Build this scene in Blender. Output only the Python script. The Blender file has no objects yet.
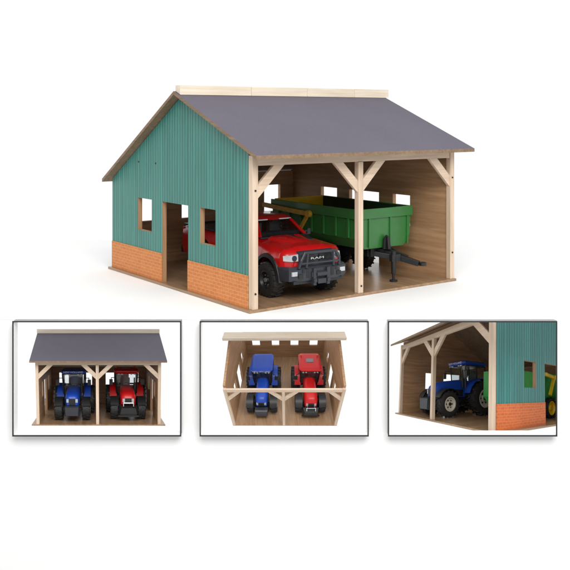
import bpy, math, random
from mathutils import Vector, Matrix
random.seed(7)
scene = bpy.context.scene
COL = scene.collection
PI = math.pi

# ------------------------------------------------------------------ placing
# Everything is modelled in shed units (the shed is 1 deep): x along the open
# front, y into the shed, z up.  SHOW turns the big shed on its table; the
# three show-case models are forced-perspective miniatures, as in a diorama.
CAMZ = .6223
F, CX, CY = 890.88, 290.0, 115.0
YAW = .6392
def show(p):
    c, s = math.cos(YAW), math.sin(YAW)
    return Vector((c*p[0]-s*p[1]-.1328, s*p[0]+c*p[1]+2.857, p[2]))
def miniature(x):
    ca, sa, cb, sb, cg, sg = math.cos(x[0]), math.sin(x[0]), math.cos(x[1]), math.sin(x[1]), math.cos(x[2]), math.sin(x[2])
    R = Matrix(((cg,0,sg),(0,1,0),(-sg,0,cg))) @ Matrix(((1,0,0),(0,cb,-sb),(0,sb,cb))) @ Matrix(((ca,-sa,0),(sa,ca,0),(0,0,1)))
    centre = Vector(((x[4]-CX)*x[9]/F, x[9], -(x[5]-CY)*x[9]/F+CAMZ))
    taper = Vector(x[6:9])
    def f(p):
        w = Vector(p)-Vector((.4651, .4, .2))
        w2 = Vector((w.x+x[12]*w.z+x[14]*w.y, x[10]*w.y, x[11]*w.z+x[13]*w.x))
        return centre + x[3]*(R@w2)/(1+taper.dot(w))
    return f
MINI_A = miniature([0.20158, -0.1635, -0.00705, 0.41321, 98.6513, 391.07787, -0.02751, 0.11696, -0.04959, 3.12, 0.99917, 0.9438, -0.03281, -0.03463, -0.00416])
MINI_B = miniature([-0.00082, 0.49482, -0.00408, 0.36185, 284.71589, 378.32151, -0.0075, 0.22717, -0.24635, 3.12, 0.91895, 0.91785, -0.00204, -0.00247, -0.00073])
MINI_C = miniature([-0.98596, -0.28473, 0.03737, 0.54872, 482.25775, 385.30177, -0.40803, 0.28999, 0.00892, 3.45, 0.99291, 1.01229, 0.04755, 0.04743, -0.00766])
WARP = show
TOPCUT = None

# ------------------------------------------------------------------ materials
def mat(name):
    m = bpy.data.materials.new(name); m.use_nodes = True
    nt = m.node_tree; b = nt.nodes['Principled BSDF']
    return m, nt, b
def N(nt, t, **k):
    n = nt.nodes.new(t)
    for a, v in k.items(): setattr(n, a, v)
    return n
def tex_co(nt, scale=(1,1,1), loc=(0,0,0)):
    a = N(nt, 'ShaderNodeAttribute', attribute_name='tex')
    mp = N(nt, 'ShaderNodeMapping'); mp.inputs['Scale'].default_value = scale; mp.inputs['Location'].default_value = loc
    nt.links.new(a.outputs['Vector'], mp.inputs['Vector']); return mp.outputs['Vector']
def noise(nt, vec, scale=1, detail=4, rough=.55):
    n = N(nt, 'ShaderNodeTexNoise'); n.inputs['Scale'].default_value = scale
    n.inputs['Detail'].default_value = detail; n.inputs['Roughness'].default_value = rough
    nt.links.new(vec, n.inputs['Vector']); return n.outputs['Fac']
def ramp(nt, fac, stops):
    r = N(nt, 'ShaderNodeValToRGB'); el = r.color_ramp.elements
    while len(el) < len(stops): el.new(.5)
    for e, (p, c) in zip(el, stops): e.position = p; e.color = (*c, 1)
    nt.links.new(fac, r.inputs['Fac']); return r.outputs['Color']
def bump(nt, b, h, strength, dist):
    n = N(nt, 'ShaderNodeBump'); n.inputs['Strength'].default_value = strength; n.inputs['Distance'].default_value = dist
    nt.links.new(h, n.inputs['Height']); nt.links.new(n.outputs['Normal'], b.inputs['Normal'])
def wood(name, dark, light, gs=(5, 120, 120), rough=.6, big=.35):
    m, nt, b = mat(name)
    v = tex_co(nt, gs); f1 = noise(nt, v, 1, 5, .6)
    f2 = noise(nt, tex_co(nt, (3, 14, 14)), 1, 3)
    mx = N(nt, 'ShaderNodeMix'); mx.inputs['Factor'].default_value = big
    nt.links.new(f1, mx.inputs[2]); nt.links.new(f2, mx.inputs[3])
    c = ramp(nt, mx.outputs[0], [(.36, dark), (.5, tuple((a+d)/2 for a, d in zip(dark, light))), (.62, light)])
    nt.links.new(c, b.inputs['Base Color']); b.inputs['Roughness'].default_value = rough
    bump(nt, b, f1, .25, .0006)
    return m
def paint(name, col, rough=.35, metal=0, var=.12, coat=0, nscale=25, emit=None):
    m, nt, b = mat(name)
    f = noise(nt, tex_co(nt, (1,1,1)), nscale, 3)
    c = ramp(nt, f, [(.3, tuple(x*(1-var) for x in col)), (.7, tuple(min(1, x*(1+var)) for x in col))])
    nt.links.new(c, b.inputs['Base Color']); b.inputs['Roughness'].default_value = rough
    b.inputs['Metallic'].default_value = metal; b.inputs['Coat Weight'].default_value = coat
    b.inputs['Coat Roughness'].default_value = .08
    return m
M = {}
M['pine'] = wood('pine', (.56,.42,.30), (.73,.585,.45), rough=.6)
M['cream'] = wood('cream_pine', (.66,.56,.43), (.80,.71,.58), rough=.6)
M['ply'] = wood('plywood', (.32,.175,.086), (.49,.295,.16), gs=(4, 75, 75), rough=.55)
M['plyfloor'] = wood('floor_board', (.25,.15,.082), (.39,.25,.145), gs=(4, 60, 60), rough=.28)
M['edge'] = wood('hardboard_edge', (.17,.11,.065), (.28,.19,.115), rough=.7)

# slate coloured roofing board
m, nt, b = mat('slate_board')
f = noise(nt, tex_co(nt, (1,1,1)), 160, 2, .7); f2 = noise(nt, tex_co(nt, (1,1,1)), 3, 4)
mx = N(nt, 'ShaderNodeMix'); mx.inputs['Factor'].default_value = .45
nt.links.new(f, mx.inputs[2]); nt.links.new(f2, mx.inputs[3])
nt.links.new(ramp(nt, mx.outputs[0], [(.35, (.083,.075,.105)), (.65, (.104,.094,.130))]), b.inputs['Base Color'])
b.inputs['Roughness'].default_value = .6; bump(nt, b, f, .3, .0005); M['slate'] = m

# teal corrugated painted board: vertical grooves along tex.x (wall run)
def corrugated(name, base, pitch=.0185):
    m, nt, b = mat(name)
    a = N(nt, 'ShaderNodeAttribute', attribute_name='tex'); sp = N(nt, 'ShaderNodeSeparateXYZ')
    nt.links.new(a.outputs['Vector'], sp.inputs[0])
    mul = N(nt, 'ShaderNodeMath', operation='MULTIPLY'); mul.inputs[1].default_value = 1/pitch; nt.links.new(sp.outputs[0], mul.inputs[0])
    fr = N(nt, 'ShaderNodeMath', operation='FRACT'); wob = noise(nt, tex_co(nt, (30, 0, 0)), 1, 1); wm = N(nt, 'ShaderNodeMath', operation='MULTIPLY_ADD'); wm.inputs[1].default_value = 1.1
    nt.links.new(wob, wm.inputs[0]); nt.links.new(mul.outputs[0], wm.inputs[2]); nt.links.new(wm.outputs[0], fr.inputs[0])
    hr = N(nt, 'ShaderNodeValToRGB'); e = hr.color_ramp.elements
    e[0].position = 0; e[0].color = (1,1,1,1); e[1].position = 1; e[1].color = (1,1,1,1)
    for p, g in ((.22,1),(.30,.15),(.40,.0),(.50,.55),(.60,.6),(.70,.1),(.80,.9)):
        q = e.new(p); q.color = (g,g,g,1)
    nt.links.new(fr.outputs[0], hr.inputs['Fac'])
    f1 = noise(nt, tex_co(nt, (14, 14, 1.5)), 1, 4); f2 = noise(nt, tex_co(nt, (60, 60, 6)), 1, 3)
    mm = N(nt, 'ShaderNodeMix'); mm.inputs['Factor'].default_value = .5
    nt.links.new(f1, mm.inputs[2]); nt.links.new(f2, mm.inputs[3])
    c = ramp(nt, mm.outputs[0], [(.35, tuple(x*.82 for x in base)), (.65, tuple(x*1.15 for x in base))])
    mc = N(nt, 'ShaderNodeMix', data_type='RGBA', blend_type='MULTIPLY'); mc.inputs['Factor'].default_value = .42
    nt.links.new(c, mc.inputs[6]); nt.links.new(hr.outputs['Color'], mc.inputs[7])
    nt.links.new(mc.outputs[2], b.inputs['Base Color']); b.inputs['Roughness'].default_value = .42
    bump(nt, b, hr.outputs['Color'], .8, .0018); return m
M['teal'] = corrugated('teal_corrugated', (.046,.240,.200))
M['tealgloss'] = corrugated('teal_corrugated_gloss', (.016,.200,.182)); M['tealgloss'].node_tree.nodes['Principled BSDF'].inputs['Roughness'].default_value = .3

def bricks(name, c1, c2, mortar):
    m, nt, b = mat(name)
    a = N(nt, 'ShaderNodeAttribute', attribute_name='tex'); sp = N(nt, 'ShaderNodeSeparateXYZ'); cb = N(nt, 'ShaderNodeCombineXYZ')
    nt.links.new(a.outputs['Vector'], sp.inputs[0]); nt.links.new(sp.outputs[0], cb.inputs[0]); nt.links.new(sp.outputs[2], cb.inputs[1])
    br = N(nt, 'ShaderNodeTexBrick'); nt.links.new(cb.outputs[0], br.inputs['Vector'])
    br.inputs['Scale'].default_value = 1; br.inputs['Brick Width'].default_value = .029; br.inputs['Row Height'].default_value = .01186
    br.inputs['Mortar Size'].default_value = .0011; br.inputs['Mortar Smooth'].default_value = .3
    br.inputs['Color1'].default_value = (*c1,1); br.inputs['Color2'].default_value = (*c2,1); br.inputs['Mortar'].default_value = (*mortar,1)
    f = noise(nt, tex_co(nt), 70, 4)
    mc = N(nt, 'ShaderNodeMix', data_type='RGBA', blend_type='MULTIPLY'); mc.inputs['Factor'].default_value = .35
    nt.links.new(br.outputs['Color'], mc.inputs[6]); nt.links.new(ramp(nt, f, [(.3,(.6,.6,.6)),(.65,(1,1,1))]), mc.inputs[7])
    nt.links.new(mc.outputs[2], b.inputs['Base Color']); b.inputs['Roughness'].default_value = .6
    bump(nt, b, br.outputs['Fac'], -.4, .0006); return m
M['brick'] = bricks('orange_brick', (.64,.215,.048), (.57,.18,.040), (.70,.32,.12))
M['brickred'] = bricks('orange_brick_bright', (.66,.14,.024), (.58,.11,.02), (.66,.24,.08))

M['white'] = paint('white_board', (.93,.93,.93), .8, var=.004)
M['wallwhite'] = paint('white_wall', (.94,.94,.94), .8, var=.004)
M['whiteplastic'] = paint('white_plastic', (.8,.8,.8), .4, var=.03)
M['frameshadow'] = paint('grey_shadow_edge', (.30,.30,.30), .6, var=.05)  # flat grey put in for the soft shadow round each frame
M['black'] = paint('black_frame', (.02,.02,.022), .5, var=.1)
M['red'] = paint('red_gloss', (.46,.005,.007), .22, var=.06, coat=.6)
M['redt'] = paint('red_tractor', (.58,.006,.008), .42, var=.08, coat=.15)
M['blue'] = paint('blue_tractor', (.006,.060,.42), .45, var=.08, coat=.15)
M['green'] = paint('green_paint', (.030,.165,.036), .38, var=.08, coat=.2)
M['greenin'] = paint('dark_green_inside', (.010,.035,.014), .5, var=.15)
M['greenl'] = paint('bright_green', (.03,.33,.05), .4, var=.1)
M['yellow'] = paint('yellow_paint', (.85,.56,.015), .4, var=.1)
M['ochre'] = paint('ochre_arm', (.60,.34,.03), .45, var=.2)
M['rubber'] = paint('rubber', (.016,.016,.017), .65, var=.25, nscale=60)
M['plastic'] = paint('black_plastic', (.013,.014,.016), .42, var=.2)
M['grey'] = paint('dark_grey_plastic', (.028,.032,.042), .4, var=.15)
M['steel'] = paint('grey_steel', (.22,.23,.25), .4, metal=.4, var=.15)
M['chrome'] = paint('chrome', (.75,.76,.8), .15, metal=.9, var=.03)
M['lens'] = paint('clear_lens', (.45,.47,.50), .12, var=.1, coat=1)
M['beige'] = paint('beige_rim', (.58,.55,.47), .45, var=.06)
M['glass'] = paint('dark_glass', (.012,.014,.017), .06, var=.3, coat=1)
M['seat'] = paint('grey_seat', (.12,.12,.13), .6, var=.2)
M['amber'] = paint('amber_lens', (.7,.2,.01), .3)
M['screw'] = paint('dark_screw', (.03,.028,.03), .35, metal=.6)
# tinted see-through cab glass
m, nt, b = mat('cab_glass')
tr = N(nt, 'ShaderNodeBsdfTransparent'); tr.inputs['Color'].default_value = (.72,.78,.80,1)
gl = N(nt, 'ShaderNodeBsdfGlossy'); gl.inputs['Roughness'].default_value = .05
ms = N(nt, 'ShaderNodeMixShader'); ms.inputs['Fac'].default_value = .12
nt.links.new(tr.outputs[0], ms.inputs[1]); nt.links.new(gl.outputs[0], ms.inputs[2])
nt.links.new(ms.outputs[0], nt.nodes['Material Output'].inputs['Surface']); M['cabglass'] = m

# ------------------------------------------------------------------ mesh kit
class MB:
    """collects shapes in shed units, then links them as ONE mesh object"""
    def __init__(s): s.v = []; s.t = []; s.f = []; s.m = []
    def add(s, vs, ts, fs, mi=0):
        o = len(s.v); s.v += [Vector(v) for v in vs]; s.t += [Vector(t) for t in ts]
        s.f += [tuple(i+o for i in f) for f in fs]; s.m += [mi]*len(fs); return s
    def quad(s, a, b, c, d, mi=0, tex=None):
        vs = [a,b,c,d]; return s.add(vs, tex or vs, [(0,1,2,3)], mi)
    def hexa(s, p, mi=0, L=None):
        # p: 8 points, bottom ring 0-3, top ring 4-7
        p = [Vector(q) for q in p]
        ex, ey, ez = (p[1]-p[0]).length, (p[3]-p[0]).length, (p[4]-p[0]).length
        off = Vector((random.random()*9, random.random()*9, random.random()*9))
        cs = [(0,0,0),(1,0,0),(1,1,0),(0,1,0),(0,0,1),(1,0,1),(1,1,1),(0,1,1)]
        ts = []
        order = sorted(((ex,0),(ey,1),(ez,2)), reverse=True)
        for c in cs: ts.append(Vector([c[i]*l for l, i in order])+off)
        return s.add(p, ts, [(0,3,2,1),(4,5,6,7),(0,1,5,4),(1,2,6,5),(2,3,7,6),(3,0,4,7)], mi)
    def box(s, x0, x1, y0, y1, z0, z1, mi=0):
        return s.hexa([(x0,y0,z0),(x1,y0,z0),(x1,y1,z0),(x0,y1,z0),(x0,y0,z1),(x1,y0,z1),(x1,y1,z1),(x0,y1,z1)], mi)
    def bar(s, a, b, w, h, up=(0,0,1), mi=0, w2=None, h2=None):
        a, b, up = Vector(a), Vector(b), Vector(up); d = (b-a).normalized(); x = d.cross(up).normalized(); u = x.cross(d)
        w2 = w if w2 is None else w2; h2 = h if h2 is None else h2
        P = [a-x*w/2-u*h/2, a+x*w/2-u*h/2, a+x*w/2+u*h/2, a-x*w/2+u*h/2, b-x*w2/2-u*h2/2, b+x*w2/2-u*h2/2, b+x*w2/2+u*h2/2, b-x*w2/2+u*h2/2]
        return s.hexa(P, mi)
    def ring(s, c, ax, prof, n=28, mi=0, closed=False, a0=0, a1=2*PI):
        """lathe: prof = [(offset along axis, radius)]"""
        c, ax = Vector(c), Vector(ax).normalized(); t = Vector((0,0,1)) if abs(ax.z) < .9 else Vector((1,0,0))
        x = ax.cross(t).normalized(); y = ax.cross(x); full = abs(a1-a0-2*PI) < 1e-6
        k = n if full else n+1; vs = []
        for o, r in prof:
            for i in range(k):
                a = a0+(a1-a0)*i/n; vs.append(c+ax*o+x*(r*math.cos(a))+y*(r*math.sin(a)))
        fs = []
        for j in range(len(prof)-1):
            for i in range(n if not full else k):
                i2 = (i+1) % k if full else i+1
                fs.append((j*k+i, j*k+i2, (j+1)*k+i2, (j+1)*k+i))
        if full and prof[0] != prof[-1]:
            if prof[0][1] > 1e-6: fs.append(tuple(range(k))[::-1])
            if prof[-1][1] > 1e-6: fs.append(tuple((len(prof)-1)*k+i for i in range(k)))
        return s.add(vs, vs, fs, mi)
    def cyl(s, a, b, r, n=16, mi=0, r2=None):
        a, b = Vector(a), Vector(b); return s.ring(a, b-a, [(0, r), ((b-a).length, r if r2 is None else r2)], n, mi)
    def tube(s, pts, r, n=10, mi=0):
        for a, b in zip(pts, pts[1:]): s.cyl(a, b, r, n, mi)
        for p in pts[1:-1]: s.ball(p, r*1.02, 8, mi)
        return s
    def ball(s, c, r, n=10, mi=0, sc=(1,1,1)):
        c = Vector(c); vs = []; fs = []
        for j in range(n+1):
            for i in range(n*2):
                th = PI*j/n; ph = PI*i/n
                vs.append(c+Vector((r*sc[0]*math.sin(th)*math.cos(ph), r*sc[1]*math.sin(th)*math.sin(ph), r*sc[2]*math.cos(th))))
        for j in range(n):
            for i in range(n*2): fs.append((j*2*n+i, j*2*n+(i+1)%(2*n), (j+1)*2*n+(i+1)%(2*n), (j+1)*2*n+i))
        return s.add(vs, vs, fs, mi)
    def loft(s, rings, mi=0, caps=True):
        k = len(rings[0]); vs = [p for r in rings for p in r]; fs = []
        for j in range(len(rings)-1):
            for i in range(k): fs.append((j*k+i, j*k+(i+1)%k, (j+1)*k+(i+1)%k, (j+1)*k+i))
        if caps: fs += [tuple(range(k))[::-1], tuple((len(rings)-1)*k+i for i in range(k))]
        return s.add(vs, vs, fs, mi)
    def prism(s, poly, axis, a, b, mi=0):
        def P(q, o): return {'x': (o, q[0], q[1]), 'y': (q[0], o, q[1]), 'z': (q[0], q[1], o)}[axis]
        return s.loft([[P(q, a) for q in poly], [P(q, b) for q in poly]], mi)
    def xf(s, f): s.v = [Vector(f(v)) for v in s.v]; return s
    def build(s, name, mats, parent=None, bevel=0, smooth=0, label=None):
        if not isinstance(mats, (list, tuple)): mats = [mats]
        base = parent['_o'] if parent is not None else (0,0,0)
        o3 = Vector(base)
        me = bpy.data.meshes.new(name)
        me.from_pydata([WARP(v)-o3 for v in s.v], [], s.f)
        a = me.attributes.new('tex', 'FLOAT_VECTOR', 'POINT'); a.data.foreach_set('vector', [c for t in s.t for c in t])
        for mm in mats: me.materials.append(M[mm])
        me.polygons.foreach_set('material_index', s.m)
        import bmesh
        bm = bmesh.new(); bm.from_mesh(me)
        if TOPCUT is not None:
            for co, no in TOPCUT:
                bmesh.ops.bisect_plane(bm, geom=bm.verts[:]+bm.edges[:]+bm.faces[:], plane_co=Vector(co)-o3, plane_no=no, clear_outer=True)
        bmesh.ops.recalc_face_normals(bm, faces=bm.faces[:])
        bm.to_mesh(me); bm.free()
        if len(me.polygons) == 0: return None
        if smooth:
            me.polygons.foreach_set('use_smooth', [True]*len(me.polygons)); me.set_sharp_from_angle(angle=math.radians(smooth))
        ob = bpy.data.objects.new(name, me); COL.objects.link(ob)
        if parent is not None:
            ob.parent = parent
            ob['_o'] = list(base)
        if bevel:
            bv = ob.modifiers.new('soft_edges', 'BEVEL'); bv.width = bevel; bv.segments = 2; bv.limit_method = 'ANGLE'; bv.angle_limit = math.radians(40)
            bv.harden_normals = False
        if label: ob['label'] = label
        return ob
def thing(name, label, cat, base, group=None):
    o = bpy.data.objects.new(name, None); COL.objects.link(o); w = WARP(base)
    o.location = w; o['_o'] = list(w); o['label'] = label; o['category'] = cat; o.empty_display_size = .02
    if group: o['group'] = group
    return o
def lettering(text, size, f, name, m, parent):
    """small raised letters; f maps the flat (x, y, depth) of the text to shed units"""
    c = bpy.data.curves.new('letters', 'FONT'); c.body = text; c.size = size; c.align_x = 'CENTER'; c.align_y = 'CENTER'; c.resolution_u = 2
    o = bpy.data.objects.new('letters', c); COL.objects.link(o); bpy.context.view_layer.update()
    me = bpy.data.meshes.new_from_object(o.evaluated_get(bpy.context.evaluated_depsgraph_get()))
    b = MB(); vs = [Vector(f(v.co.x, v.co.y, 0)) for v in me.vertices]; b.add(vs, vs, [tuple(p.vertices) for p in me.polygons])
    bpy.data.objects.remove(o); bpy.data.curves.remove(c); bpy.data.meshes.remove(me)
    return b.build(name, m, parent)

# ------------------------------------------------------------------ the shed
W = .9302
YR = .43                                  # ridge line
GAP = [(.2006, .3006, .1763, .3004, 'window'), (.384, .575, 0, .3004, 'door'), (.6576, .7712, .1763, .3004, 'window')]
def top(y):                               # underside of the roof boards
    return .521+.4035*y if y < YR else .6945-(y-YR)*(.6945-.364)/(1-YR)
def gable(root, x_out, x_in, mats, tag=None):
    b = MB(); br = []; ys = sorted({0, YR, 1} | {g for w in GAP for g in w[:2]}); t = Vector((0,0,0))
    def T(y, z, k=0): return Vector((y, k, z))
    for ya, yb in zip(ys, ys[1:]):
        gap = next((g for g in GAP if g[0] <= ya and yb <= g[1]), None)
        if gap: segs = [(gap[3], None)] if gap[2] == 0 else [(0, gap[2]), (gap[3], None)]
        else: segs = [(0, None)]
        for z0, z1 in segs:
            za, zb = (top(ya)-.003, top(yb)-.003) if z1 is None else (z1, z1)
            for x, mi in ((x_out, 0), (x_in, 1)):
                b.quad((x,ya,z0), (x,yb,z0), (x,yb,zb), (x,ya,za), mi, [T(ya,z0), T(yb,z0), T(yb,zb), T(ya,za)] if mi == 0 else [Vector((ya, x, z0)), Vector((yb, x, z0)), Vector((yb, x, zb)), Vector((ya, x, za))])
            if z1 is None: b.quad((x_out,ya,za), (x_out,yb,zb), (x_in,yb,zb), (x_in,ya,za), 2)
    for y, z1 in ((0, top(0)-.003), (1, top(1)-.003)): b.quad((x_out,y,0), (x_in,y,0), (x_in,y,z1), (x_out,y,z1), 2)
    for g in GAP:
        for y in g[:2]: b.quad((x_out,y,g[2]), (x_in,y,g[2]), (x_in,y,g[3]), (x_out,y,g[3]), 2, [(g[2],0,0),(g[2],.02,0),(g[3],.02,0),(g[3],0,0)])
        for z in g[2:4]:
            if z: b.quad((x_out,g[0],z), (x_in,g[0],z), (x_in,g[1],z), (x_out,g[1],z), 2)
    w = b.build('gable_wall', mats[:3], root)
    sgn = 1 if x_out > x_in else -1
    for ya, yb in ((.0005, .384), (.575, .9995)):
        q = MB(); x0, x1 = x_out+sgn*.0004, x_out+sgn*.003
        q.box(min(x0,x1), max(x0,x1), ya, yb, .0005, .1067); q.t = [Vector((v.y, 0, v.z)) for v in q.v]
        q.build('brick_panel', mats[3], root)
    return w
def shed(label, base_group, pine='pine', teal='teal', brick='brick', roof=True, back_windows=((.09,.18),(.315,.40),(.53,.62),(.748,.839)), bevel=0, plank=(.395,.44), fine=False, only=None):
    r = thing('toy_shed', label, 'toy shed', (W/2, .5, 0), base_group)
    (MB().box(-.014, W+.006, -.026, 1.012, -.009, 0) if fine else MB().box(-.035, W+.033, -.034, 1.03, -.009, 0) if roof else MB().box(0, W, -.020, 1.0, -.009, 0)).build('base_board', 'plyfloor', r, bevel)
    gable(r, 0, .018, [teal, 'ply', 'ply', brick]); gable(r, W, W-.018, [teal, 'ply', 'ply', brick])
    # back wall with its row of small windows
    b = MB(); xs = sorted({.018, W-.018} | {x for w in back_windows for x in w}); zt = top(1)-.003
    for xa, xb in zip(xs, xs[1:]):
        hole = any(w[0] <= xa and xb <= w[1] for w in back_windows)
        for z0, z1 in ([(0, .178), (.30, zt)] if hole else [(0, zt)]):
            for y, mi in ((.982, 0), (.9995, 1)): b.quad((xa,y,z0), (xb,y,z0), (xb,y,z1), (xa,y,z1), mi)
    for w in back_windows:
        for x in w: b.quad((x,.982,.178), (x,.9995,.178), (x,.9995,.30), (x,.982,.30), 0)
        for z in (.178, .30): b.quad((w[0],.982,z), (w[1],.982,z), (w[1],.9995,z), (w[0],.9995,z), 0)
    b.quad((.018,.982,zt), (W-.018,.982,zt), (W-.018,.9995,zt), (.018,.9995,zt), 0)
    b.build('back_wall', ['ply', teal], r)
    # posts, beam, braces
    px = [(0, .022), (.447, .469), (W-.023, W-.001)]
    for a, c in px: MB().box(a, c, -.022, -.0005, .0, .4925 if a != .447 else .459).build('post', pine, r, bevel)
    MB().box(.0225, W-.0235, -.019, -.001, .4595, .4885).build('beam', pine, r, bevel)
    if roof: MB().box(.018, W-.018, .0005, .012, .478, .516).build('header_board', 'ply', r, bevel)
    for xf, dx in ((.021, 1), (.448, -1), (.468, 1), (W-.022, -1)):
        L, w = .088, .030
        poly = [(xf, .372-w*.72), (xf, .372+w*.72), (xf+dx*(L-w*.72), .4593), (xf+dx*(L+w*.72), .4593)]
        MB().prism(poly, 'y', -.0175, -.0045).xf(lambda v: v).build('brace', pine, r, bevel)
    if roof:
        t = .0125; o = .0335
        def slab(y0, z0, y1, z1):
            q = MB(); P = [(y0, z0), (y1, z1), (y1, z1+t), (y0, z0+t)]
            V = [(x, y, z) for x in (-o, W+o) for y, z in P]
            tx = [Vector((v[1], v[0], v[2])) for v in V]
            q.add(V, tx, [(0,1,2,3),(4,7,6,5),(0,4,5,1),(1,5,6,2),(3,0,4,7)], 1); q.add([V[3],V[2],V[6],V[7]], [tx[3],tx[2],tx[6],tx[7]], [(0,1,2,3)], 0)
            return q
        slab(-.0923, .521-.4035*.0923, YR, top(YR)+.0005).build('roof_panel', ['slate', 'edge'], r)
        k = (.6945-.364)/(1-YR)
        slab(YR+.0005, top(YR)+.0005, 1.028, .364-.028*k).build('roof_panel', ['slate', 'edge'], r)
    cuts = [-.026, .28, .545, .79, W+.048] if fine else [-.036, W+.036]
    for a, c in zip(cuts, cuts[1:]):
        y0, y1 = plank; c2 = c-.0012
        if roof: pl = MB().hexa([(a,y0,top(y0)+.0138),(c2,y0,top(y0)+.0138),(c2,YR,top(YR)+.0138),(a,YR,top(YR)+.0138),(a,y0,.7285),(c2,y0,.7285),(c2,YR,.7285),(a,YR,.7285)])
        else: pl = MB().box(a, c2, y0, y1, .700, .7225)
        pl.build('ridge_plank', 'cream', r, bevel)
    if fine:
        for x, z in ((.011,.38),(.011,.05),(.459,.025),(W-.0125,.385),(W-.0125,.10)):
            MB().cyl((x,-.0205,z), (x,-.0245,z), .0032, 14).build('bolt', 'screw', r)
        for y, z in ((.766,.44),(.627,.44)):
            MB().cyl((.002,y,z), (-.0015,y,z), .0035, 12).build('bolt', 'screw', r)
    return r

# ------------------------------------------------------------------ wheels
def wheel(root, c, ax, R, w, rim='plastic', lugs=18, hub=None, dark_hub=True, rim_r=.55):
    """tyre with tread blocks, rim as sub-part. c: centre, ax: outward axis"""
    c, ax = Vector(c), Vector(ax).normalized(); t = MB()
    t.ring(c, ax, [(-w/2, R*rim_r), (-w/2, R*.80), (-w*.40, R*.93), (-w*.2, R*.955), (w*.2, R*.955), (w*.40, R*.93), (w/2, R*.80), (w/2*.96, R*rim_r), (0, R*rim_r*.97), (-w/2, R*rim_r)], 36)
    z = Vector((0,0,1)); x = ax.cross(z).normalized()
    for i in range(lugs):
        for s in (-1, 1):
            a = 2*PI*(i+(.5 if s > 0 else 0))/lugs; d = x*math.cos(a)+z*math.sin(a); tg = -x*math.sin(a)+z*math.cos(a)
            p = c+d*R*.965; q0 = p+ax*s*w*.47-tg*R*.02; q1 = p+ax*s*w*.03+tg*R*.09
            t.bar(q0, q1, R*.085, R*.075, up=d)
    ty = t.build('tyre', 'rubber', root, smooth=35)
    if ty is None: return
    o = w/2
    MB().ring(c, ax, [(-o*.9, R*rim_r*.99), (o*.93, R*rim_r*.99), (o*.96, R*rim_r*.86), (o*.55, R*rim_r*.72), (o*.45, R*rim_r*.4), (o*.7, R*rim_r*.3), (o*.72, 0)], 30).build('rim', rim, ty, smooth=35)
    if hub:
        h = MB()
        for i in range(6):
            a = PI*i/3; h.cyl(c+ax*o*.45+(x*math.cos(a)+z*math.sin(a))*R*rim_r*.52, c+ax*o*.62+(x*math.cos(a)+z*math.sin(a))*R*rim_r*.52, R*.05, 8)
        h.cyl(c+ax*o*.6, c+ax*o*.9, R*.12, 12); h.build('hub', hub, ty, smooth=30)
    return ty

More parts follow.
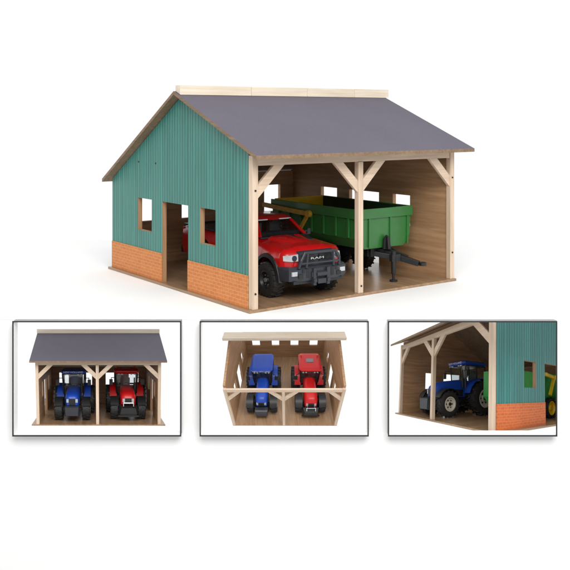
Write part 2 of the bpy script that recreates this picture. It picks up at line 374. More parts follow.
# ------------------------------------------------------------------ tractors
def tractor(label, px, py, colour, group=None, weight='block', s=.128, rim='beige', glass=True, hood_round=False, fine_roof=False):
    r = thing('toy_tractor', label, 'toy tractor', (px, py+.25, 0), group)
    def X(v): return Vector((px+v[0]*s, py+v[1]*s, v[2]*s))
    def B(b, name, m, p=None, sm=0, lab=None): return b.xf(X).build(name, m, p or r, smooth=sm, label=lab)
    # chassis
    b = MB(); b.box(-.28,.28,.5,3.6,.55,1.0); b.box(-.40,.40,2.2,3.7,.75,1.25); b.box(-.75,.75,.78,.98,.58,.80); b.box(-.85,.85,3.3,3.55,.85,1.12)
    B(b, 'chassis', 'plastic')
    # hood: lofted nose
    rings = []
    secs = [(.42,.30,1.02,1.45),(.50,.37,.98,1.62),(.75,.42,.98,1.76),(1.3,.43,1.0,1.86),(2.0,.44,1.02,1.93),(2.55,.46,1.02,1.97)]
    if hood_round: secs = [(.30,.28,1.08,1.40),(.38,.40,1.02,1.66),(.6,.46,1.0,1.80),(1.2,.46,1.0,1.90),(2.0,.45,1.02,1.95),(2.55,.45,1.02,1.97)]
    for y, hw, z0, z1 in secs:
        h = z1-z0
        rings.append([(-hw,y,z0),(-hw,y,z0+h*.62),(-hw*.86,y,z0+h*.88),(-hw*.45,y,z1),(hw*.45,y,z1),(hw*.86,y,z0+h*.88),(hw,y,z0+h*.62),(hw,y,z0)])
    h = B(MB().loft(rings), 'hood', colour, sm=50)
    y0 = secs[0][0]-.02
    g = MB(); g.box(-.2,.2,y0-.03,y0+.03,1.06,1.42)
    for k in range(5): g.box(-.18,.18,y0-.045,y0-.03,1.09+k*.065,1.12+k*.065)
    B(g, 'grille', 'plastic', h)
    for sx in (-1,1):
        q = MB().box(min(sx*.2,sx*.34),max(sx*.2,sx*.34),y0+.005,y0+.09,1.18,1.40); B(q, 'headlight', 'lens', h)
        q = MB(); q.box(sx*.445-.012, sx*.445+.012, .8, 2.4, 1.05, 1.42); B(q, 'side_grille', 'plastic', h)
    q = MB(); q.box(-.5,.5,.55,.9,.50,.62); q.tube([(-.2,.3,.9),(-.45,.9,.7)], .03, 6); q.tube([(.2,.3,.9),(.45,.9,.7)], .03, 6); q.tube([(-.95,1.0,.68),(.95,1.0,.68)], .09, 10); B(q, 'front_axle', 'plastic')
    # cab
    Y0, Y1, cw = 2.45, 3.95, .74
    low, zt = 1.25, 2.78
    f = MB()
    for sx in (-1,1):
        f.bar((sx*.62,Y0,low), (sx*.70,Y0-.12,zt), .07, .07); f.bar((sx*.74,Y0+.75,low), (sx*.74,Y0+.72,zt), .06, .06); f.bar((sx*.72,Y1,1.9), (sx*.72,Y1-.05,zt), .08, .08)
        f.bar((sx*.62,Y0,low), (sx*.74,Y0+.75,low), .06, .06)
    f.box(-.72,.72,Y1-.04,Y1+.04,1.85,1.95); f.box(-.66,.66,Y0-.02,Y0+.06,1.9,1.98); f.box(-.72,.72,Y0-.1,Y1,zt-.05,zt)
    f.box(-.62,.62,Y0+.05,Y1-.05,1.05,1.28)
    cab = B(f, 'cab_frame', 'plastic')
    q = MB(); q.box(-.28,.28,3.15,3.6,1.3,1.72); q.box(-.28,.28,3.55,3.72,1.6,2.35); q.box(-.16,.16,3.56,3.66,2.3,2.55); B(q, 'seat', 'seat', cab)
    q = MB(); q.ring((0,2.86,1.98), (0,-.45,1), [(-.015,.2),(.015,.2),(.015,.16),(-.015,.16),(-.015,.2)], 20); q.cyl((0,2.62,1.5),(0,2.86,1.98),.03,8); B(q, 'steering_wheel', 'plastic', cab)
    if glass:
        q = MB(); q.quad((-.62,Y0+.01,1.98),(.62,Y0+.01,1.98),(.69,Y0-.11,zt-.05),(-.69,Y0-.11,zt-.05)); B(q, 'windscreen', 'cabglass', cab)
        for sx in (-1,1):
            q = MB(); q.quad((sx*.66,Y0+.05,1.3),(sx*.74,Y0+.72,1.3),(sx*.74,Y0+.70,zt-.05),(sx*.70,Y0-.06,zt-.05)); B(q, 'door_glass', 'cabglass', cab)
            q = MB(); q.quad((sx*.74,Y0+.80,1.9),(sx*.73,Y1-.05,1.95),(sx*.72,Y1-.08,zt-.05),(sx*.74,Y0+.78,zt-.05)); B(q, 'side_glass', 'cabglass', cab)
    rr = []
    for z, o in ((zt+.0005,-.02),(zt+.07,.04),(zt+.17,.05),(zt+.24,-.04),(zt+.27,-.22)):
        a, y0r, y1r = cw+o, Y0-.28-o, Y1+.12+o; c = .16
        rr.append([(-a,y0r+c,z),(-a+c,y0r,z),(a-c,y0r,z),(a,y0r+c,z),(a,y1r-c,z),(a-c,y1r,z),(-a+c,y1r,z),(-a,y1r-c,z)])
    rf = B(MB().loft(rr), 'cab_roof', colour, sm=40)
    if fine_roof:
        B(MB().box(-.26,.26,2.95,3.35,zt+.265,zt+.30), 'roof_hatch', 'steel', rf)
        q = MB()
        for sx in (-1,1): q.cyl((sx*.62,3.7,zt+.2),(sx*.62,3.7,zt+.42),.06,10)
        B(q, 'beacon', 'amber', rf)
    else:
        lettering('NEW HOLLAND', .17, lambda a, c, d: X((a, Y0-.345, zt+.115+c)), 'lettering', 'whiteplastic', rf)
    for sx in (-1,1):
        for k in (.5,.3):
            B(MB().box(sx*k-.055, sx*k+.055, Y0-.32, Y0-.24, zt-.07, zt-.005), 'work_light', 'lens', rf)
    # fenders over the rear wheels
    for sx in (-1,1):
        q = MB(); ys, R = 3.4, 1.06; x0, x1 = sx*.62, sx*1.08; rg = []
        for i in range(9):
            a = math.radians(15+i*17); c, d = math.cos(a), math.sin(a)
            rg.append([(x0,ys-R*c,.95+R*d),(x1,ys-R*c,.95+R*d),(x1,ys-(R+.05)*c,.95+(R+.05)*d),(x0,ys-(R+.05)*c,.95+(R+.05)*d)])
        q.loft(rg); q.box(min(x0,x0+sx*.03),max(x0,x0+sx*.03),2.6,4.1,1.1,1.9); fe = B(q, 'fender', colour, sm=30)
        B(MB().box(sx*1.1-.06, sx*1.1+.06, 2.62, 2.68, 1.35, 1.45), 'marker_lamp', 'amber', fe)
        q = MB(); q.tube([(sx*.70,Y0-.1,2.5),(sx*.98,Y0-.32,2.52),(sx*.98,Y0-.32,2.3)], .025, 6); q.box(sx*1.0-.11, sx*1.0+.11, Y0-.36, Y0-.30, 2.05, 2.42); B(q, 'mirror', 'plastic')
        q = MB(); q.box(sx*.80-.14, sx*.80+.14, 2.35, 2.7, .45, .52); q.box(sx*.80-.14, sx*.80+.14, 2.4, 2.75, .75, .82); q.box(sx*.80-.14, sx*.80+.14, 2.45, 2.8, 1.05, 1.1); q.box(min(sx*.66,sx*.94),max(sx*.66,sx*.94),2.72,3.0,.45,1.2); B(q, 'step', 'plastic')
        # front mudguard
        q = MB(); rg = []
        for i in range(7):
            a = math.radians(25+i*20); c, d = math.cos(a), math.sin(a); R = .76
            rg.append([(sx*.60,1.0-R*c,.68+R*d),(sx*1.07,1.0-R*c,.68+R*d),(sx*1.07,1.0-(R+.03)*c,.68+(R+.03)*d),(sx*.58,1.0-(R+.03)*c,.68+(R+.03)*d)])
        q.loft(rg); B(q, 'mudguard', 'plastic', sm=30)
    q = MB(); q.cyl((.50,2.3,1.5),(.50,2.3,2.5),.045,10); q.cyl((.50,2.3,1.55),(.50,2.3,2.1),.075,12); B(q, 'exhaust', 'plastic', sm=40)
    for sx in (-1,1):
        wheel(r, X((sx*.83,1.0,.68)), (sx,0,0), .68*s, .50*s, rim, 16, hub='plastic')
        wheel(r, X((sx*1.0,3.4,.95)), (sx,0,0), .95*s, .64*s, rim, 18, hub='plastic')
    if weight == 'block':
        q = MB(); q.loft([[(-.36,-.02,.42),(.36,-.02,.42),(.40,-.02,.95),(-.40,-.02,.95)],[(-.42,.08,.38),(.42,.08,.38),(.44,.08,1.0),(-.44,.08,1.0)],[(-.42,.36,.38),(.42,.36,.38),(.44,.36,1.0),(-.44,.36,1.0)]])
        B(q, 'front_weight', 'grey')
    else:
        q = MB(); q.box(-.50,.50,.02,.16,.42,.62); q.box(-.62,.62,.0,.10,.30,.40); q.loft([[(-.5,-.06,.5),(.5,-.06,.5),(.42,-.06,.86),(-.42,-.06,.86)],[(-.62,.3,.45),(.62,.3,.45),(.55,.3,.98),(-.55,.3,.98)]])
        for sx in (-1,1): q.bar((sx*.45,.05,.55),(sx*.3,.6,.9),.08,.1); q.bar((sx*.3,-.05,.9),(sx*.2,.5,1.25),.05,.05)
        B(q, 'front_hitch', 'plastic')
        q = MB(); q.tube([(-.3,.02,.95),(-.3,.1,1.15),(.3,.1,1.15),(.3,.02,.95)], .03, 8); B(q, 'guard_bar', 'chrome')
    q = MB(); q.box(-.1,.1,.30,.6,.55,.75); B(q, 'hitch_link', 'steel')
    return r

# ------------------------------------------------------------------ pickup
def pickup():
    s, kz, A = .1265, 1.021, -.05
    X0, Y0 = .2790, -.003; c, sn = math.cos(A), math.sin(A)
    r = thing('toy_pickup_truck', 'glossy red toy pickup truck with black bull bar parked in left bay of large shed', 'toy truck', (X0+.06, .36, 0))
    def X(v):
        v = Vector(v); v.y = v.y*.935 if v.y < 2.5 else 2.3375+(v.y-2.5)*1.05
        return Vector((X0+s*(v.x*c-v.y*sn), Y0+s*(v.x*sn+v.y*c), v.z*s*kz))
    def B(b, name, m, p=None, sm=0, bev=0, lab=None): return b.xf(X).build(name, m, p or r, bevel=bev, smooth=sm, label=lab)
    ax = Vector((c, sn, 0))
    FW, RW, WR = 1.02, 4.72, .47
    def under(u):                         # wheel arch cut into the lower edge
        z = .56
        for uc in (FW, RW):
            d = .62**2-(u-uc)**2
            if d > 0: z = max(z, .46+math.sqrt(d)*.98)
        return z
    # lower body, a dense loft so the arches are round
    us = [.10,.14,.22,.34,.40,.45,.5,.56,.62,.7,.8,.9,1.02,1.14,1.24,1.34,1.42,1.48,1.54,1.6,1.64,1.7,1.78,1.9,2.4,3.2,3.85,4.0,4.08,4.1,4.14,4.2,4.3,4.4,4.55,4.72,4.9,5.04,5.14,5.24,5.3,5.34,5.38,5.6,5.95,6.0]
    rings = []
    for u in us:
        e = min(1, (u-.10)/.30); hw = .78+.20*math.sin(e*PI/2)
        zt = 1.20+.12*math.sin(e*PI/2)+.09*min(1,(u-.1)/1.6) if u < 1.75 else (1.44 if u < 4.0 else 1.40)
        fl = 0
        for uc in (FW, RW): fl = max(fl, .035*math.exp(-((u-uc)/.55)**2))
        zb = min(under(u), zt-.22); zm = max(zb+.05, .98)
        ws = hw-.03
        half = [(hw-.05+fl, zb), (hw+fl, max(zb+.02, .72)), (hw+fl*.8, zm), (ws, zt-.13), (ws-.09, zt-.035), (ws*.60, zt), (ws*.42, zt+(.028 if u < 1.75 else 0)), (0, zt+(.03 if u < 1.75 else 0))]
        rings.append([(-a, u, z) for a, z in half]+[(a, u, z) for a, z in half[-2::-1]])
    body = B(MB().loft(rings), 'body', 'red', sm=38)
    # hood scoop and a black wedge on the right of the hood
    q = MB(); q.loft([[(-.34,.70,1.33),(.34,.70,1.33),(.26,.70,1.372),(-.26,.70,1.372)],[(-.50,1.0,1.36),(.50,1.0,1.36),(.36,1.0,1.43),(-.36,1.0,1.43)],[(-.60,1.70,1.40),(.60,1.70,1.40),(.46,1.70,1.495),(-.46,1.70,1.495)]]); B(q, 'hood_bulge', 'red', body, sm=30)
    q = MB(); q.loft([[(.30,1.0,1.415),(.62,1.15,1.375),(.62,1.15,1.40),(.30,1.0,1.43)],[(.05,1.70,1.49),(.80,1.70,1.42),(.80,1.70,1.455),(.05,1.70,1.515)]]); B(q, 'hood_wedge', 'plastic', body)
    q = MB(); q.box(-.80,.80,1.70,1.84,1.435,1.475); B(q, 'cowl', 'plastic', body)
    # cab
    def ring(z, uf, ur, w, k=.10):
        return [(-w,uf+k,z),(-w+k*1.4,uf,z),(w-k*1.4,uf,z),(w,uf+k,z),(w,ur-k,z),(w-k,ur,z),(-w+k,ur,z),(-w,ur-k,z)]
    cl = MB().loft([ring(1.40,1.74,4.02,.90), ring(1.46,1.80,4.0,.885), ring(1.86,2.34,3.88,.70), ring(1.94,2.48,3.80,.655,.14), ring(1.965,2.62,3.7,.58,.16)]); del cl.f[9]; del cl.m[9]
    for sx in (-1,1): cl.bar((sx*.735,1.80,1.46), (sx*.555,2.33,1.86), .05, .05)
    cl.box(-.735,.735,1.79,1.84,1.44,1.475)
    cab = B(cl, 'cab', 'red', sm=25)
    for sx in (-1,1):
        q = MB(); q.box(sx*.36-.22,sx*.36+.22,2.75,2.9,1.46,1.74); q.box(sx*.36-.11,sx*.36+.11,2.77,2.87,1.72,1.84); B(q, 'seat', 'steel', cab)
    q = MB(); q.box(-.70,.70,2.0,2.3,1.45,1.56); B(q, 'dashboard', 'grey', cab)
    q = MB(); q.ring((.36,2.36,1.63), (0,-.6,.8), [(-.012,.13),(.012,.13),(.012,.105),(-.012,.105),(-.012,.13)], 20); q.bar((.24,2.36,1.63),(.48,2.36,1.63),.03,.02); B(q, 'steering_wheel', 'plastic', cab)
    def pane(pts, name, n, m='glass', d=.012, p=None):
        n = Vector(n).normalized()*d; q = MB(); pts = [Vector(a) for a in pts]; q.loft([pts, [a+n for a in pts]]); return B(q, name, m, p or cab)
    pane([(-.72,1.815,1.475),(.72,1.815,1.475),(.55,2.325,1.85),(-.55,2.325,1.85)], 'windscreen', (0,-.6,.8), 'cabglass', d=.008)
    for sx in (-1,1):
        n = (sx, 0, .45)
        pane([(sx*.872,2.18,1.49),(sx*.872,2.92,1.49),(sx*.722,2.92,1.82),(sx*.722,2.50,1.82)], 'side_window', n)
        pane([(sx*.872,3.02,1.49),(sx*.868,3.72,1.49),(sx*.722,3.68,1.82),(sx*.722,3.02,1.82)], 'side_window', n)
        q = MB(); q.box(min(sx*.20,sx*.60),max(sx*.20,sx*.60),2.33,2.39,1.862,1.892); B(q, 'roof_lamp', 'lens', cab)
        q = MB(); q.bar((sx*.90,2.05,1.5),(sx*1.0,2.02,1.52),.05,.05); q.loft([[(sx*.96,1.98,1.42),(sx*1.08,1.99,1.42),(sx*1.08,1.99,1.58),(sx*.97,1.98,1.58)],[(sx*.96,2.06,1.43),(sx*1.07,2.06,1.43),(sx*1.07,2.06,1.57),(sx*.97,2.06,1.57)]]); B(q, 'wing_mirror', 'plastic', sm=30)
        for a, e in ((2.1,2.95),(3.0,3.8)):
            q = MB(); q.box(min(sx*.966,sx*.99),max(sx*.966,sx*.99),e-.26,e-.08,1.22,1.26); B(q, 'door_handle', 'plastic', body)
        q = MB(); q.bar((sx*.86,2.0,1.47),(sx*.80,1.9,1.52),.01,.01)
        # wheel arch flare
        for uc in (FW, RW):
            q = MB(); rg = []
            for i in range(15):
                a = PI*i/14; cc, dd = math.cos(a), math.sin(a)
                rg.append([(sx*.93,uc-.60*cc,.46+.60*dd),(sx*1.045,uc-.60*cc,.46+.60*dd),(sx*1.035,uc-.69*cc,.46+.69*dd),(sx*.95,uc-.72*cc,.46+.71*dd)])
            q.loft(rg); B(q, 'arch_flare', 'plastic', sm=40)
            wheel(r, X((sx*.90, uc, .445)), (sx*c, sx*sn, 0), WR*s*1.03, .36*s, 'plastic', 20, hub='steel', rim_r=.56)
        q = MB(); q.box(min(sx*.86,sx*1.02),max(sx*.86,sx*1.02),1.75,4.0,.42,.50); q.box(min(sx*.7,sx*.9),max(sx*.7,sx*.9),1.7,4.1,.5,.62); B(q, 'side_step', 'plastic')
    # bed: dark liner on top
    q = MB(); q.box(-.82,.82,4.10,5.90,1.395,1.41); B(q, 'bed_liner', 'plastic', body)
    q = MB()
    for sx in (-1,1): q.box(min(sx*.84,sx*.95),max(sx*.84,sx*.95),4.05,5.97,1.40,1.46)
    q.box(-.84,.84,5.9,5.98,1.40,1.46); B(q, 'bed_rail', 'plastic', body)
    q = MB(); q.tube([(-.78,4.25,1.4),(-.66,4.3,1.86),(.66,4.3,1.86),(.78,4.25,1.4)], .04, 8); B(q, 'roll_bar', 'plastic', sm=40)
    q = MB(); q.box(-.6,.6,.4,5.8,.42,.62); q.cyl((-.85,FW,.46),(.85,FW,.46),.08,10); q.cyl((-.85,RW,.46),(.85,RW,.46),.08,10); q.box(-.84,.84,.5,5.5,.62,.92); B(q, 'chassis', 'plastic')
    # front end: grille, bumper, bull bar, lamps
    q = MB(); q.loft([[(-.56,.045,.86),(.56,.045,.86),(.54,.06,1.24),(-.54,.06,1.24)],[(-.60,.16,.84),(.60,.16,.84),(.58,.16,1.27),(-.58,.16,1.27)]]); gr = B(q, 'grille', 'grey', body, sm=20)
    q = MB()
    for a in (-.28, .28): q.box(a-.20,a+.20,.02,.046,1.09,1.17); q.box(a-.20,a+.20,.02,.044,.92,1.02)
    B(q, 'grille_opening', 'plastic', gr)
    q = MB(); q.box(-.30,.30,.005,.03,1.055,1.085); B(q, 'badge_bar', 'plastic', gr)
    lettering('RAM', .13, lambda a, b_, d: X((a*1.7, -.0, 1.07+b_*.62)), 'lettering', 'whiteplastic', gr)
    for sx in (-1,1):
        q = MB(); q.loft([[(sx*.58,.06,1.02),(sx*.80,.07,1.02),(sx*.80,.09,1.18),(sx*.58,.07,1.20)],[(sx*.60,.25,1.02),(sx*.945,.25,1.03),(sx*.935,.28,1.16),(sx*.60,.25,1.20)]]); hl = B(q, 'headlight', 'lens', body, sm=20)
        q = MB(); q.cyl((sx*.70,.1,1.10),(sx*.70,.055,1.10),.075,14); B(q, 'reflector', 'grey', hl)
    q = MB(); q.loft([[(-1.0,.30,.52),(-.9,.02,.52),(-.5,-.10,.52),(.5,-.10,.52),(.9,.02,.52),(1.0,.30,.52),(1.0,.5,.52),(-1.0,.5,.52)],
                      [(-1.02,.30,.60),(-.93,-.02,.60),(-.5,-.14,.60),(.5,-.14,.60),(.93,-.02,.60),(1.02,.30,.60),(1.02,.5,.60),(-1.02,.5,.60)],
                      [(-1.02,.30,.82),(-.93,-.02,.82),(-.5,-.14,.82),(.5,-.14,.82),(.93,-.02,.82),(1.02,.30,.82),(1.02,.5,.82),(-1.02,.5,.82)],
                      [(-1.0,.32,.88),(-.9,.04,.88),(-.5,-.06,.88),(.5,-.06,.88),(.9,.04,.88),(1.0,.32,.88),(1.0,.5,.88),(-1.0,.5,.88)]])
    bp = B(q, 'bumper', 'grey', sm=30)
    q = MB()
    for a, w, z0, z1 in ((-.62,.14,.60,.70),(.62,.14,.60,.70),(-.40,.10,.60,.82),(.40,.10,.60,.82),(-.53,.08,.74,.83),(.53,.08,.74,.83)): B(MB().box(a-w/2,a+w/2,-.148,-.12,z0,z1), 'bumper_recess', 'rubber', bp)
    for sx in (-1,1):
        q = MB(); q.box(sx*.78-.085, sx*.78+.085, -.085, -.03, .665, .775); B(q, 'fog_lamp', 'lens', bp)
        q = MB(); q.box(sx*.22-.045, sx*.22+.045, -.22, -.13, .40, .84); q.cyl((sx*.22,-.25,.52),(sx*.22,-.2,.52),.05,12); B(q, 'tow_bracket', 'steel' if 0 else 'grey', bp)
    q = MB(); q.box(-.30,.30,-.20,-.14,.62,.74); q.cyl((-.16,-.21,.68),(.16,-.21,.68),.05,12); q.box(-.13,.13,-.24,-.2,.44,.56); B(q, 'winch', 'grey', bp)
    q = MB(); q.box(-.8,.8,-.05,.3,.44,.52); B(q, 'skid_plate', 'plastic', bp)
    q = MB(); q.tube([(-.66,-.09,.86),(-.62,-.15,1.06),(-.50,-.14,1.25),(.50,-.14,1.25),(.62,-.15,1.06),(.66,-.09,.86)], .042, 10)
    q.tube([(-.44,-.13,.86),(-.42,-.16,1.24)], .034, 8); q.tube([(.44,-.13,.86),(.42,-.16,1.24)], .034, 8); q.tube([(-.62,-.15,.98),(.62,-.15,.98)], .026, 8)
    B(q, 'bull_bar', 'grey', sm=40)
    for u0 in (5.98,):
        q = MB(); q.box(-.95,.95,6.0,6.12,.55,.78); B(q, 'rear_bumper', 'plastic')
    for sx in (-1,1):
        q = MB(); q.box(min(sx*.84,sx*.95),max(sx*.84,sx*.95),5.97,6.02,1.0,1.34); B(q, 'tail_lamp', 'redt', body)
    return r

# ------------------------------------------------------------------ trailer
def trailer(label, green='green', inside='greenin', x0=.565, x1=.835, y0=.118, y1=.662, zt=.270, group=None, arm=True, tail='yellow'):
    r = thing('toy_trailer', label, 'toy trailer', ((x0+x1)/2, (y0+y1)/2, 0), group)
    zc, zb = .160, .122; i = .035
    def P(x, y, z): return (x, y, z)
    # tub: closed shell with an open top
    b = MB(); t = .006
    def rg(ins, z, t=0, yo=0): return [P(x0+ins+t,y0+yo+t,z),P(x1-ins-t,y0+yo+t,z),P(x1-ins-t,y1-yo-t,z),P(x0+ins+t,y1-yo-t,z)]
    b.loft([rg(i,zb,0,.004), rg(.004,zc,0,.002), rg(0,zt)], 0, caps=False); b.quad(*rg(i,zb,0,.004), 0)
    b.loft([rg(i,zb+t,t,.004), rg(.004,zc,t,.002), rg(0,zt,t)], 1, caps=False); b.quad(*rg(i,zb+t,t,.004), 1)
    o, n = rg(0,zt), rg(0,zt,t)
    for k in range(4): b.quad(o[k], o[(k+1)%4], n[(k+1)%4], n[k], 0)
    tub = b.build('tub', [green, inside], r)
    for q in ([(x0-.004,x1+.004,y0-.007,y0-.0005)], [(x0-.007,x0-.0005,y0,y1)], [(x1+.0005,x1+.007,y0,y1)]):
        for a, c, d, e in q: MB().box(a, c, d, e, zt-.034, zt+.002).build('rim_flange', green, tub, .0008)
    for x in (x0+.055, x0+.162, x1-.020):
        b = MB().box(x-.0035, x+.0035, y0-.005, y0+.004, zb+.006, zt-.034); b.build('front_rib', green, tub)
    for k in range(7):
        y = y0+.05+k*(y1-y0-.1)/6
        for xx in (x0-.004, x1+.004): MB().box(xx-.003, xx+.003, y-.004, y+.004, zc+.004, zt-.034).build('side_rib', green, tub)
    MB().box(x0+.008, x1-.008, y1-.0125, y1-.0065, zb+.03, zt+.004).build('tailgate', tail, tub)
    # chassis
    xc = (x0+x1)/2
    b = MB()
    for sx in (-1,1): b.box(xc+sx*.045-.008, xc+sx*.045+.008, y0+.02, y1-.03, .088, .1215)
    for y in (y0+.03, y0+.20, y0+.36, y1-.05): b.box(xc-.04, xc+.04, y, y+.015, .09, .115)
    ch = b.build('chassis', 'plastic', r)
    E = Vector((xc+.078, y0-.103, .066)); S0 = Vector((xc, y0+.05, .108)); q = lambda t, dx=0, dz=0: S0.lerp(E, t)+Vector((dx, 0, dz))
    b = MB(); b.bar(S0, E, .040, .026, w2=.020, h2=.018); b.box(xc-.06, xc+.06, y0+.03, y0+.05, .088, .1185); b.bar((xc-.055,y0+.06,.104), q(.62, -.012), .016, .018); b.bar((xc+.065,y0+.06,.104), q(.62, .012), .016, .018); b.bar(q(.1,0,.016), q(.75,0,.014), .010, .008)
    db = b.build('drawbar', 'plastic', r, .0008)
    MB().ring(E+Vector((.008,-.012,0)), (0,0,1), [(-.006,.014),(.006,.014),(.006,.007),(-.006,.007),(-.006,.014)], 18).build('tow_eye', 'plastic', db)
    jx, jy = .700, .070
    b = MB(); b.cyl((jx,jy,.0), (jx,jy,.006), .015, 16); b.cyl((jx,jy,.006), (jx,jy,.05), .0055, 12); b.cyl((jx,jy,.03), (jx,jy,.112), .009, 14); b.box(jx-.012,jx+.03,jy-.006,jy+.010,.075,.10)
    b.build('jack_stand', 'plastic', r, smooth=35)
    b = MB(); b.prism([(xc-.018, .118), (xc+.018, .118), (xc+.014, .158), (xc, .170), (xc-.014, .158)], 'y', y0-.014, y0-.006); b.cyl((xc, y0-.022, .118), (xc, y0-.018, .165), .006, 12)
    b.build('hydraulic_bracket', 'plastic', r)
    for sx in (-1,1):
        for y in (y0+.235, y0+.375):
            wheel(r, (xc+sx*.095, y, .057), (sx,0,0), .057, .042, 'plastic', 16, rim_r=.5)
        b = MB(); b.box(xc+sx*.095-.024, xc+sx*.095+.024, y0+.17, y0+.44, .1165, .1215); b.build('wheel_guard', 'plastic', r)
    if arm:
        b = MB(); x = x0-.016
        b.bar((x, .705, .246), (x, .395, .234), .010, .018); b.cyl((x-.008,.395,.234),(x+.008,.395,.234),.014,14); b.bar((x,.395,.234),(x,.45,.168),.009,.013)
        b.cyl((x-.006,.55,.24),(x+.012,.55,.24),.008,12); b.build('lifting_arm', 'ochre', r, smooth=30)
    return r

# ================================================================= THE LARGE SHED
shed('large teal toy shed with orange brick base and grey roof, above the three frames', None, fine=True, bevel=.0009)
pickup()
trailer('dark green tipping trailer with black drawbar in the right bay of the large shed')

# ================================================================= SHOWCASE ONE
WARP = MINI_A
G2 = 'small toy sheds shown inside the framed windows'
shed('small toy shed seen straight from the front, grey roof on, inside the left framed window', G2)
G3 = 'toy tractors parked in the small sheds'
tractor('blue toy tractor under the grey roof in the left frame', .262, .035, 'blue', G3)
tractor('red toy tractor under the grey roof in the left frame', .695, .075, 'redt', G3, weight='bar', hood_round=True, rim='plastic', fine_roof=True)
# ================================================================= SHOWCASE TWO
WARP = MINI_B
shed('small toy shed without roof panels seen from above inside the middle framed window', G2, roof=False, plank=(.35,.445))
tractor('blue toy tractor seen from above in the roofless shed, middle frame', .258, .045, 'blue', G3)
tractor('red toy tractor seen from above in the roofless shed, middle frame', .698, .05, 'redt', G3, weight='bar', hood_round=True, rim='plastic', fine_roof=True)
# ================================================================= SHOWCASE THREE
WARP = MINI_C
TOPCUT = [((0,0,-.045), (0,0,1))]
shed('small toy shed with bright teal side seen from its corner, in the right frame', G2, teal='tealgloss', brick='brickred')
tractor('blue toy tractor with beige rims behind the posts in the right frame', .335, .0, 'blue', G3, s=.120)
def wagon():
    r = thing('toy_wagon', 'bright green toy wagon with yellow wheels and arm, inside the shed in the right frame', 'toy wagon', (.71, .5, 0))
    b = MB(); b.loft([[(.64,.27,.09),(.78,.27,.09),(.78,.80,.09),(.64,.80,.09)],[(.62,.25,.13),(.80,.25,.13),(.80,.82,.13),(.62,.82,.13)],[(.62,.25,.272),(.80,.25,.272),(.80,.82,.272),(.62,.82,.272)]]); bd = b.build('body', 'greenl', r)
    for x in (.66,.71,.76): MB().box(x-.004,x+.004,.243,.2495,.13,.27).build('rib', 'greenl', bd)
    MB().box(.65,.77,.3,.78,.06,.0895).build('chassis', 'plastic', r)
    for y in (.36,.66):
        for sx, x in ((-1,.64),(1,.805)): wheel(r, (x,y,.062), (sx,0,0), .062, .04, 'yellow', 14, rim_r=.7)
    b = MB(); b.bar((.835,.55,.262),(.835,.665,.245),.014,.018); b.bar((.835,.665,.245),(.835,.615,.14),.014,.016); b.bar((.80,.57,.262),(.84,.57,.262),.02,.018); b.cyl((.825,.665,.245),(.845,.665,.245),.014,12); b.build('loader_arm', 'yellow', r)
wagon()
TOPCUT = None

# ================================================================= THE SETTING
WARP = lambda v: Vector(v)
def px(u, v, d): return ((u-CX)*d/F, d, CAMZ-(v-CY)*d/F)
FY = 2.768; BY = 2.800
def X_at(u, d=FY): return (u-CX)*d/F
def Z_at(v, d=FY): return CAMZ-(v-CY)*d/F
frames = [(12.2, 181.2), (199.6, 368.8), (388.0, 557.4)]
V0, V1 = 321.2, 436.6
# white table top the large shed stands on
b = MB(); b.box(-3.2, 3.2, BY, 4.5, -.0215, -.0095)
g = b.build('ground', 'white'); g['kind'] = 'structure'
# white front wall with three openings cut in it
b = MB(); zt, zb = -.0220, -2.2
xs = [-3.2]+[X_at(u)+d for f in frames for u, d in ((f[0], .004), (f[1], -.004))]+[3.2]
xs[-2] = X_at(frames[2][1]-.5, BY)   # the last opening runs on behind its frame's right bar
zo0, zo1 = Z_at(V0)-.004, Z_at(V1)+.004
def wallpiece(x0, x1, z0, z1): b.box(x0, x1, BY, BY+.010, z0, z1)
for k in range(0, len(xs), 2): wallpiece(xs[k], xs[k+1], zb, zt)
for k in range(1, len(xs)-1, 2):
    wallpiece(xs[k], xs[k+1], zo0, zt); wallpiece(xs[k], xs[k+1], zb, zo1)
w = b.build('wall', 'wallwhite'); w['kind'] = 'structure'
names = ['left', 'middle', 'right']
labs = ['thin black picture frame round the left window, shed seen from the front',
        'thin black picture frame round the middle window, roofless shed seen from above',
        'thin black picture frame round the right window, shed seen from its corner']
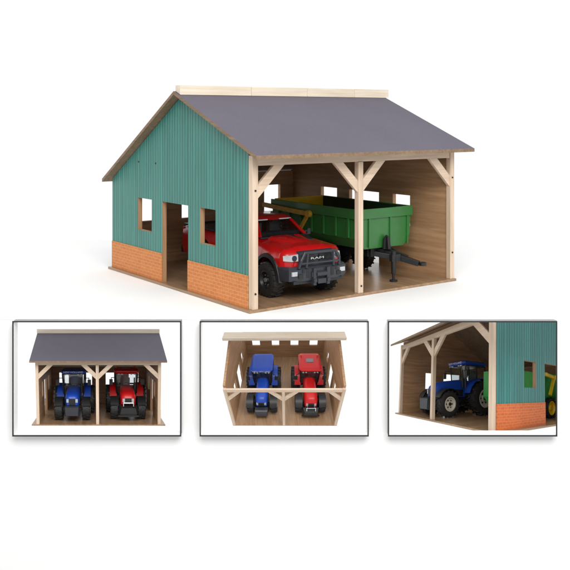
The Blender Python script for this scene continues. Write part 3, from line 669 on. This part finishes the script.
for k, (u0, u1) in enumerate(frames):
    x0, x1, z1, z0 = X_at(u0), X_at(u1), Z_at(V0), Z_at(V1); t = .0036; D = BY-.0005
    b = MB()
    b.prism([(x0,z0),(x1,z0),(x1,z0+t),(x0,z0+t)], 'y', FY, FY+.0035); b.prism([(x0,z1-t),(x1,z1-t),(x1,z1),(x0,z1)], 'y', FY, FY+.0035)
    b.prism([(x0,z0+t),(x0+t,z0+t),(x0+t,z1-t),(x0,z1-t)], 'y', FY, FY+.0035); b.prism([(x1-t,z0+t),(x1,z0+t),(x1,z1-t),(x1-t,z1-t)], 'y', FY, FY+.0035)
    loc = Vector(((x0+x1)/2, FY, z0)); 
    r = bpy.data.objects.new('picture_frame', None); COL.objects.link(r); r.location = loc; r['_o'] = list(loc)
    r['label'] = labs[k]; r['category'] = 'picture frame'; r['group'] = 'thin black frames round the three windows'
    b.build('moulding', 'black', r)
    e = .0012; b = MB(); i = .0030
    for a in ([(x0+e,z0+e),(x1-e,z0+e),(x1-e,z0+i),(x0+e,z0+i)], [(x0+e,z1-i),(x1-e,z1-i),(x1-e,z1-e),(x0+e,z1-e)], [(x0+e,z0+i),(x0+i,z0+i),(x0+i,z1-i),(x0+e,z1-i)], [(x1-i,z0+i),(x1-e,z0+i),(x1-e,z1-i),(x1-i,z1-i)]):
        if k < 2 or a[0][0] < x1-i: b.prism(a, 'y', FY+.004, BY-.0005)
    b.build('frame_shadow_side', 'frameshadow', r)  # side strips coloured as the frame's shadow halo
    e, i = .0031, .0045; b = MB()
    for a in ([(x0+e,z0+e),(x1-e,z0+e),(x1-e,z0+i),(x0+e,z0+i)], [(x0+e,z1-i),(x1-e,z1-i),(x1-e,z1-e),(x0+e,z1-e)], [(x0+e,z0+i),(x0+i,z0+i),(x0+i,z1-i),(x0+e,z1-i)], [(x1-i,z0+i),(x1-e,z0+i),(x1-e,z1-i),(x1-i,z1-i)]):
        if k < 2 or a[0][0] < x1-i: b.prism(a, 'y', FY+.004, BY-.0005)
    b.build('frame_lining', 'white', r)

# ================================================================= LIGHT, CAMERA
wd = bpy.data.worlds.new('World'); scene.world = wd; wd.use_nodes = True
bg = wd.node_tree.nodes['Background']; bg.inputs['Strength'].default_value = 1.0
nt = wd.node_tree                         # white studio: bright paper behind, dimmer room behind the photographer
tc = N(nt, 'ShaderNodeTexCoord'); sp = N(nt, 'ShaderNodeSeparateXYZ'); nt.links.new(tc.outputs['Generated'], sp.inputs[0])
mr = N(nt, 'ShaderNodeMapRange'); mr.inputs['From Min'].default_value = -.45; mr.inputs['From Max'].default_value = .0
mr.inputs['To Min'].default_value = .62; mr.inputs['To Max'].default_value = 1.03
nt.links.new(sp.outputs[1], mr.inputs['Value']); nt.links.new(mr.outputs[0], bg.inputs['Color'])
def softbox(name, loc, target, sx, sy, power, col=(1,1,1)):
    l = bpy.data.lights.new(name, 'AREA'); l.shape = 'RECTANGLE'; l.size = sx; l.size_y = sy; l.energy = power; l.color = col
    o = bpy.data.objects.new(name, l); COL.objects.link(o); o.location = loc
    o.rotation_euler = (Vector(target)-Vector(loc)).to_track_quat('-Z', 'Y').to_euler(); return o
softbox('key_softbox', (.45, -.1, 2.5), (.1, 3.2, .1), 3.0, 2.0, 155, (1,.985,.96))
softbox('miniature_fill', (0, 3.30, -.026), (0, 3.30, -1), 2.1, .85, 2.3)  # added fill, unseen under the table, brightens the miniatures like open sky
cam = bpy.data.cameras.new('Camera'); co = bpy.data.objects.new('Camera', cam); COL.objects.link(co)
co.location = (0, 0, CAMZ); co.rotation_euler = (PI/2, 0, 0)
cam.sensor_width = 36; cam.lens = F/570*36; cam.shift_x = (285-CX)/570; cam.shift_y = -(285-CY)/570; cam.clip_end = 200; cam.clip_start = .01
scene.camera = co
scene.view_settings.view_transform = 'Standard'; scene.view_settings.look = 'None'; scene.view_settings.exposure = 0; scene.view_settings.gamma = 1
for o in bpy.data.objects:
    if '_o' in o: del o['_o']
